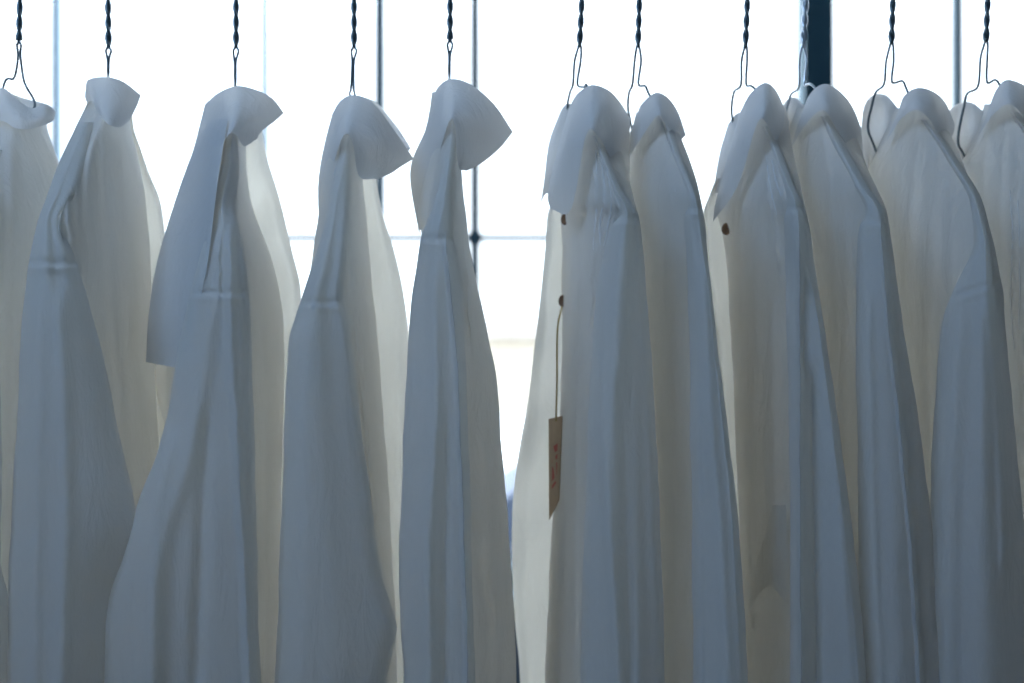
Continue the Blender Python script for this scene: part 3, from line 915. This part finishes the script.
# 11
shirt(10, HANG[10],
      body=[(104, 984, 1010, 1034), (125, 978, 1018, 1042), (150, 968, 1034, 1056), (168, 958, 1042, 1064), (200, 960, 1056, 1074), (240, 968, 1066, 1086), (300, 984, 1074, 1092), (400, 996, 1078, 1100), (520, 1004, 1080, 1108), (683, 1008, 1084, 1116)],
      seam=268,
      sleeve=[(112, 1009, 1013, 1019), (150, 1032, 1037, 1044), (200, 1052, 1058, 1068), (262, 1052, 1074, 1090), (290, 1046, 1074, 1094), (350, 1040, 1074, 1098), (450, 1036, 1074, 1104), (560, 1034, 1076, 1110), (683, 1034, 1078, 1116)],
      collar=[
          [[(990, 104, .01), (996, 90, -.03), (1006, 80, -.05), (1022, 84, -.05), (1036, 96, -.03), (1046, 118, -.01)],
           [(984, 122, .0), (994, 104, -.05), (1006, 94, -.08), (1022, 100, -.08), (1036, 114, -.04), (1045, 130, -.01)],
           [(978, 136, -.01), (994, 114, -.06), (1008, 104, -.10), (1020, 112, -.10), (1030, 128, -.07), (1038, 134, -.03)]],
          [[(943, 130, .05), (948, 112, .055), (960, 103, .055), (973, 103, .05), (986, 114, .03)], [(946, 146, .05), (954, 134, .065), (963, 130, .065), (973, 128, .06), (985, 126, .03)],
           [(958, 168, .03), (960, 164, .05), (966, 158, .05), (973, 152, .04), (983, 138, .02)]],
          [[(992, 104, .02), (998, 92, .04), (1008, 84, .05), (1022, 88, .05), (1034, 98, .03), (1044, 118, .0)],
           [(992, 118, .03), (1000, 110, .05), (1010, 106, .06), (1022, 108, .06), (1034, 118, .04), (1042, 128, .0)]]],
      creases=[([(1004, 130), (1000, 220), (1004, 330)], 4, .006), ([(1016, 150), (1014, 240), (1020, 400)], 3, .006), ([(986, 150), (980, 220)], 4, .005), ([(1020, 400), (1018, 600)], 6, .006)],
      label='white shirt cut off by the right edge of the photo', seed=58, Ld=.06, Rd=-.12, Fx=-10)


# ------------------------------------------------------------------ buttons and swing tag
def button(root, px, py, d, rx=5.0):
    c = np.array(at(px, py, d))
    n = np.array((-0.78, -0.62, 0.05)); n /= np.linalg.norm(n)
    m = Buf()
    up = np.array((0, 0, 1.0)); u = np.cross(up, n); u /= np.linalg.norm(u); v = np.cross(n, u)
    R = .0062
    prof = [(0.0, .0016), (.35, .0016), (.62, .0018), (.78, .0028), (.93, .0026), (1.0, .0012), (.97, 0.0), (0.0, 0.0)]
    ring = []
    for rr, hh in prof:
        for k in range(20):
            a = k * math.pi / 10
            ring.append(c + n * hh + R * rr * (math.cos(a) * u + math.sin(a) * v * 1.12))
    m.add(ring, grid_faces(len(prof), 20, True))
    return m.make('button', M_BUTTON, root)


F6 = FRONT[S6.name, 'body']
F8 = FRONT[S8.name, 'body']
# near edge of the open front: a folded strip lying on the body
edge = [(214, 563), (260, 564), (300, 564), (350, 563), (420, 562), (480, 558), (540, 553), (600, 550), (683, 547), (800, 543)]
net = []
for py, px in edge:
    w_ = 13
    net.append([(px + .5, py, F6(px, py) - .002), (px, py, F6(px, py) - .010), (px + w_ * .5, py, F6(px + w_ * .5, py) - .010), (px + w_, py, F6(px + w_, py) - .004)])
sheet('placket', S6, LINEN[0], net, nu=5, nv=12, seed=4, wr=.0006)
button(S6, 566, 219, F6(566, 219) - .018)
button(S6, 563.5, 301, F6(563, 301) - .013)
button(S8, 727, 229, F8(727, 229) - .004)

# swing tag hanging in the open front of the buttoned shirt
tg = empty('swing_tag', at(555, 418, 0))
v0 = [at(548.5, 419, .020), at(562, 416, -.012), at(559, 500, -.012), at(549, 520, .020)]
V = np.array(v0)
nrm = np.cross(V[1] - V[0], V[3] - V[0]); nrm /= np.linalg.norm(nrm)
vv = [tuple(p) for p in V] + [tuple(p + nrm * .0006) for p in V]
child('card', vv, [(0, 1, 2, 3), (7, 6, 5, 4), (0, 4, 5, 1), (1, 5, 6, 2), (2, 6, 7, 3), (3, 7, 4, 0)], M_TAG, tg, False)
m = Buf()
for r0, r1 in ((.30, .38), (.42, .47), (.51, .66), (.70, .74)):
    q = []
    for u_, v_ in ((.3, r0), (.75, r0), (.75, r1), (.3, r1)):
        q.append(V[0] * (1 - u_) * (1 - v_) + V[1] * u_ * (1 - v_) + V[2] * u_ * v_ + V[3] * (1 - u_) * v_ + np.array((-.0003, -.0012, 0)))
    m.add(q, [(0, 1, 2, 3)])
m.make('print', M_PRINT, tg, False)
m = Buf()
m.tube([at(562, 306, F6(563, 301) - .012), at(557.5, 330, -.03), at(557, 380, -.02), at(556, 421, .0)], .0010, 6, 8)
m.make('cord', M_CORD, tg)
tag(tg, 'tan card tag with red print hanging on a cord from the buttoned shirt', 'tag')

# pointed cuff end showing low on the front of the shirt left of the pale hanger
cf = [(505, [772, 779, 786]), (535, [765, 776, 787]), (565, [756, 772, 788]), (596, [748, 768, 787])]
net = [[(x, y + ((14, -10, 8)[k] if y == 596 else 0), F8(x, y) - .010 - .006 * (k == 1)) for k, x in enumerate(xs)] for y, xs in cf]
sheet('cuff', S8, LINEN[1], net, nu=8, nv=8, seed=6, wr=.002)

# fine pinched folds gathered below the collars, standing up from the cloth
FOLDS = [
    ('shirt.001', 'sleeve', [[(63, 196), (59, 215), (62, 232), (68, 250), (72, 262)], [(68, 190), (64, 210), (67, 226), (70, 240)]]),
    ('shirt.002', 'sleeve', [[(237, 150), (236, 180), (235, 205), (238, 230)], [(231, 165), (229, 190), (230, 212)]]),
    ('shirt.005', 'body', [[(602, 165), (605, 195), (600, 225), (601, 250)], [(607, 170), (612, 200), (608, 228), (604, 246)], [(596, 150), (597, 200), (593, 250)]]),
    ('shirt.007', 'body', [[(772, 160), (776, 180), (782, 198)], [(767, 165), (771, 190), (777, 215)]]),
    ('shirt.010', 'body', [[(1010, 190), (1013, 240), (1011, 290), (1014, 350)], [(1018, 200), (1020, 260), (1019, 330)]]),
]
byname = {o.name: o for o in bpy.data.objects if o.get('category') == 'shirt'}
for nm, part, lines in FOLDS:
    fr_ = FRONT[nm, part]
    for ln in lines:
        P = spline([(x, y, 0) for x, y in ln], 7)
        n_ = len(P)
        ds = np.array([fr_(x, y) for x, y, _ in P])
        ds = np.convolve(np.pad(ds, 3, mode='edge'), np.ones(7) / 7, 'valid')
        jj = [(.35 * math.sin(y * .5 + x), ) for x, y, _ in P]
        V_, F_ = [], []
        for k, (x, y, _) in enumerate(P):
            t_ = math.sin(math.pi * (k + .5) / n_) ** .5
            h_ = .003 * t_
            w_ = .75 * t_ + .1
            d_ = ds[k]
            x = x + jj[k][0]
            V_ += [at(x - w_ * 1.5, y, d_ + .0010), at(x - w_ * .5, y, d_ - h_ * .7), at(x, y, d_ - h_), at(x + w_ * .5, y, d_ - h_ * .7), at(x + w_ * 1.5, y, d_ + .0010)]
        child('gathered_fold', V_, grid_faces(n_, 5), M_FOLD, byname[nm])
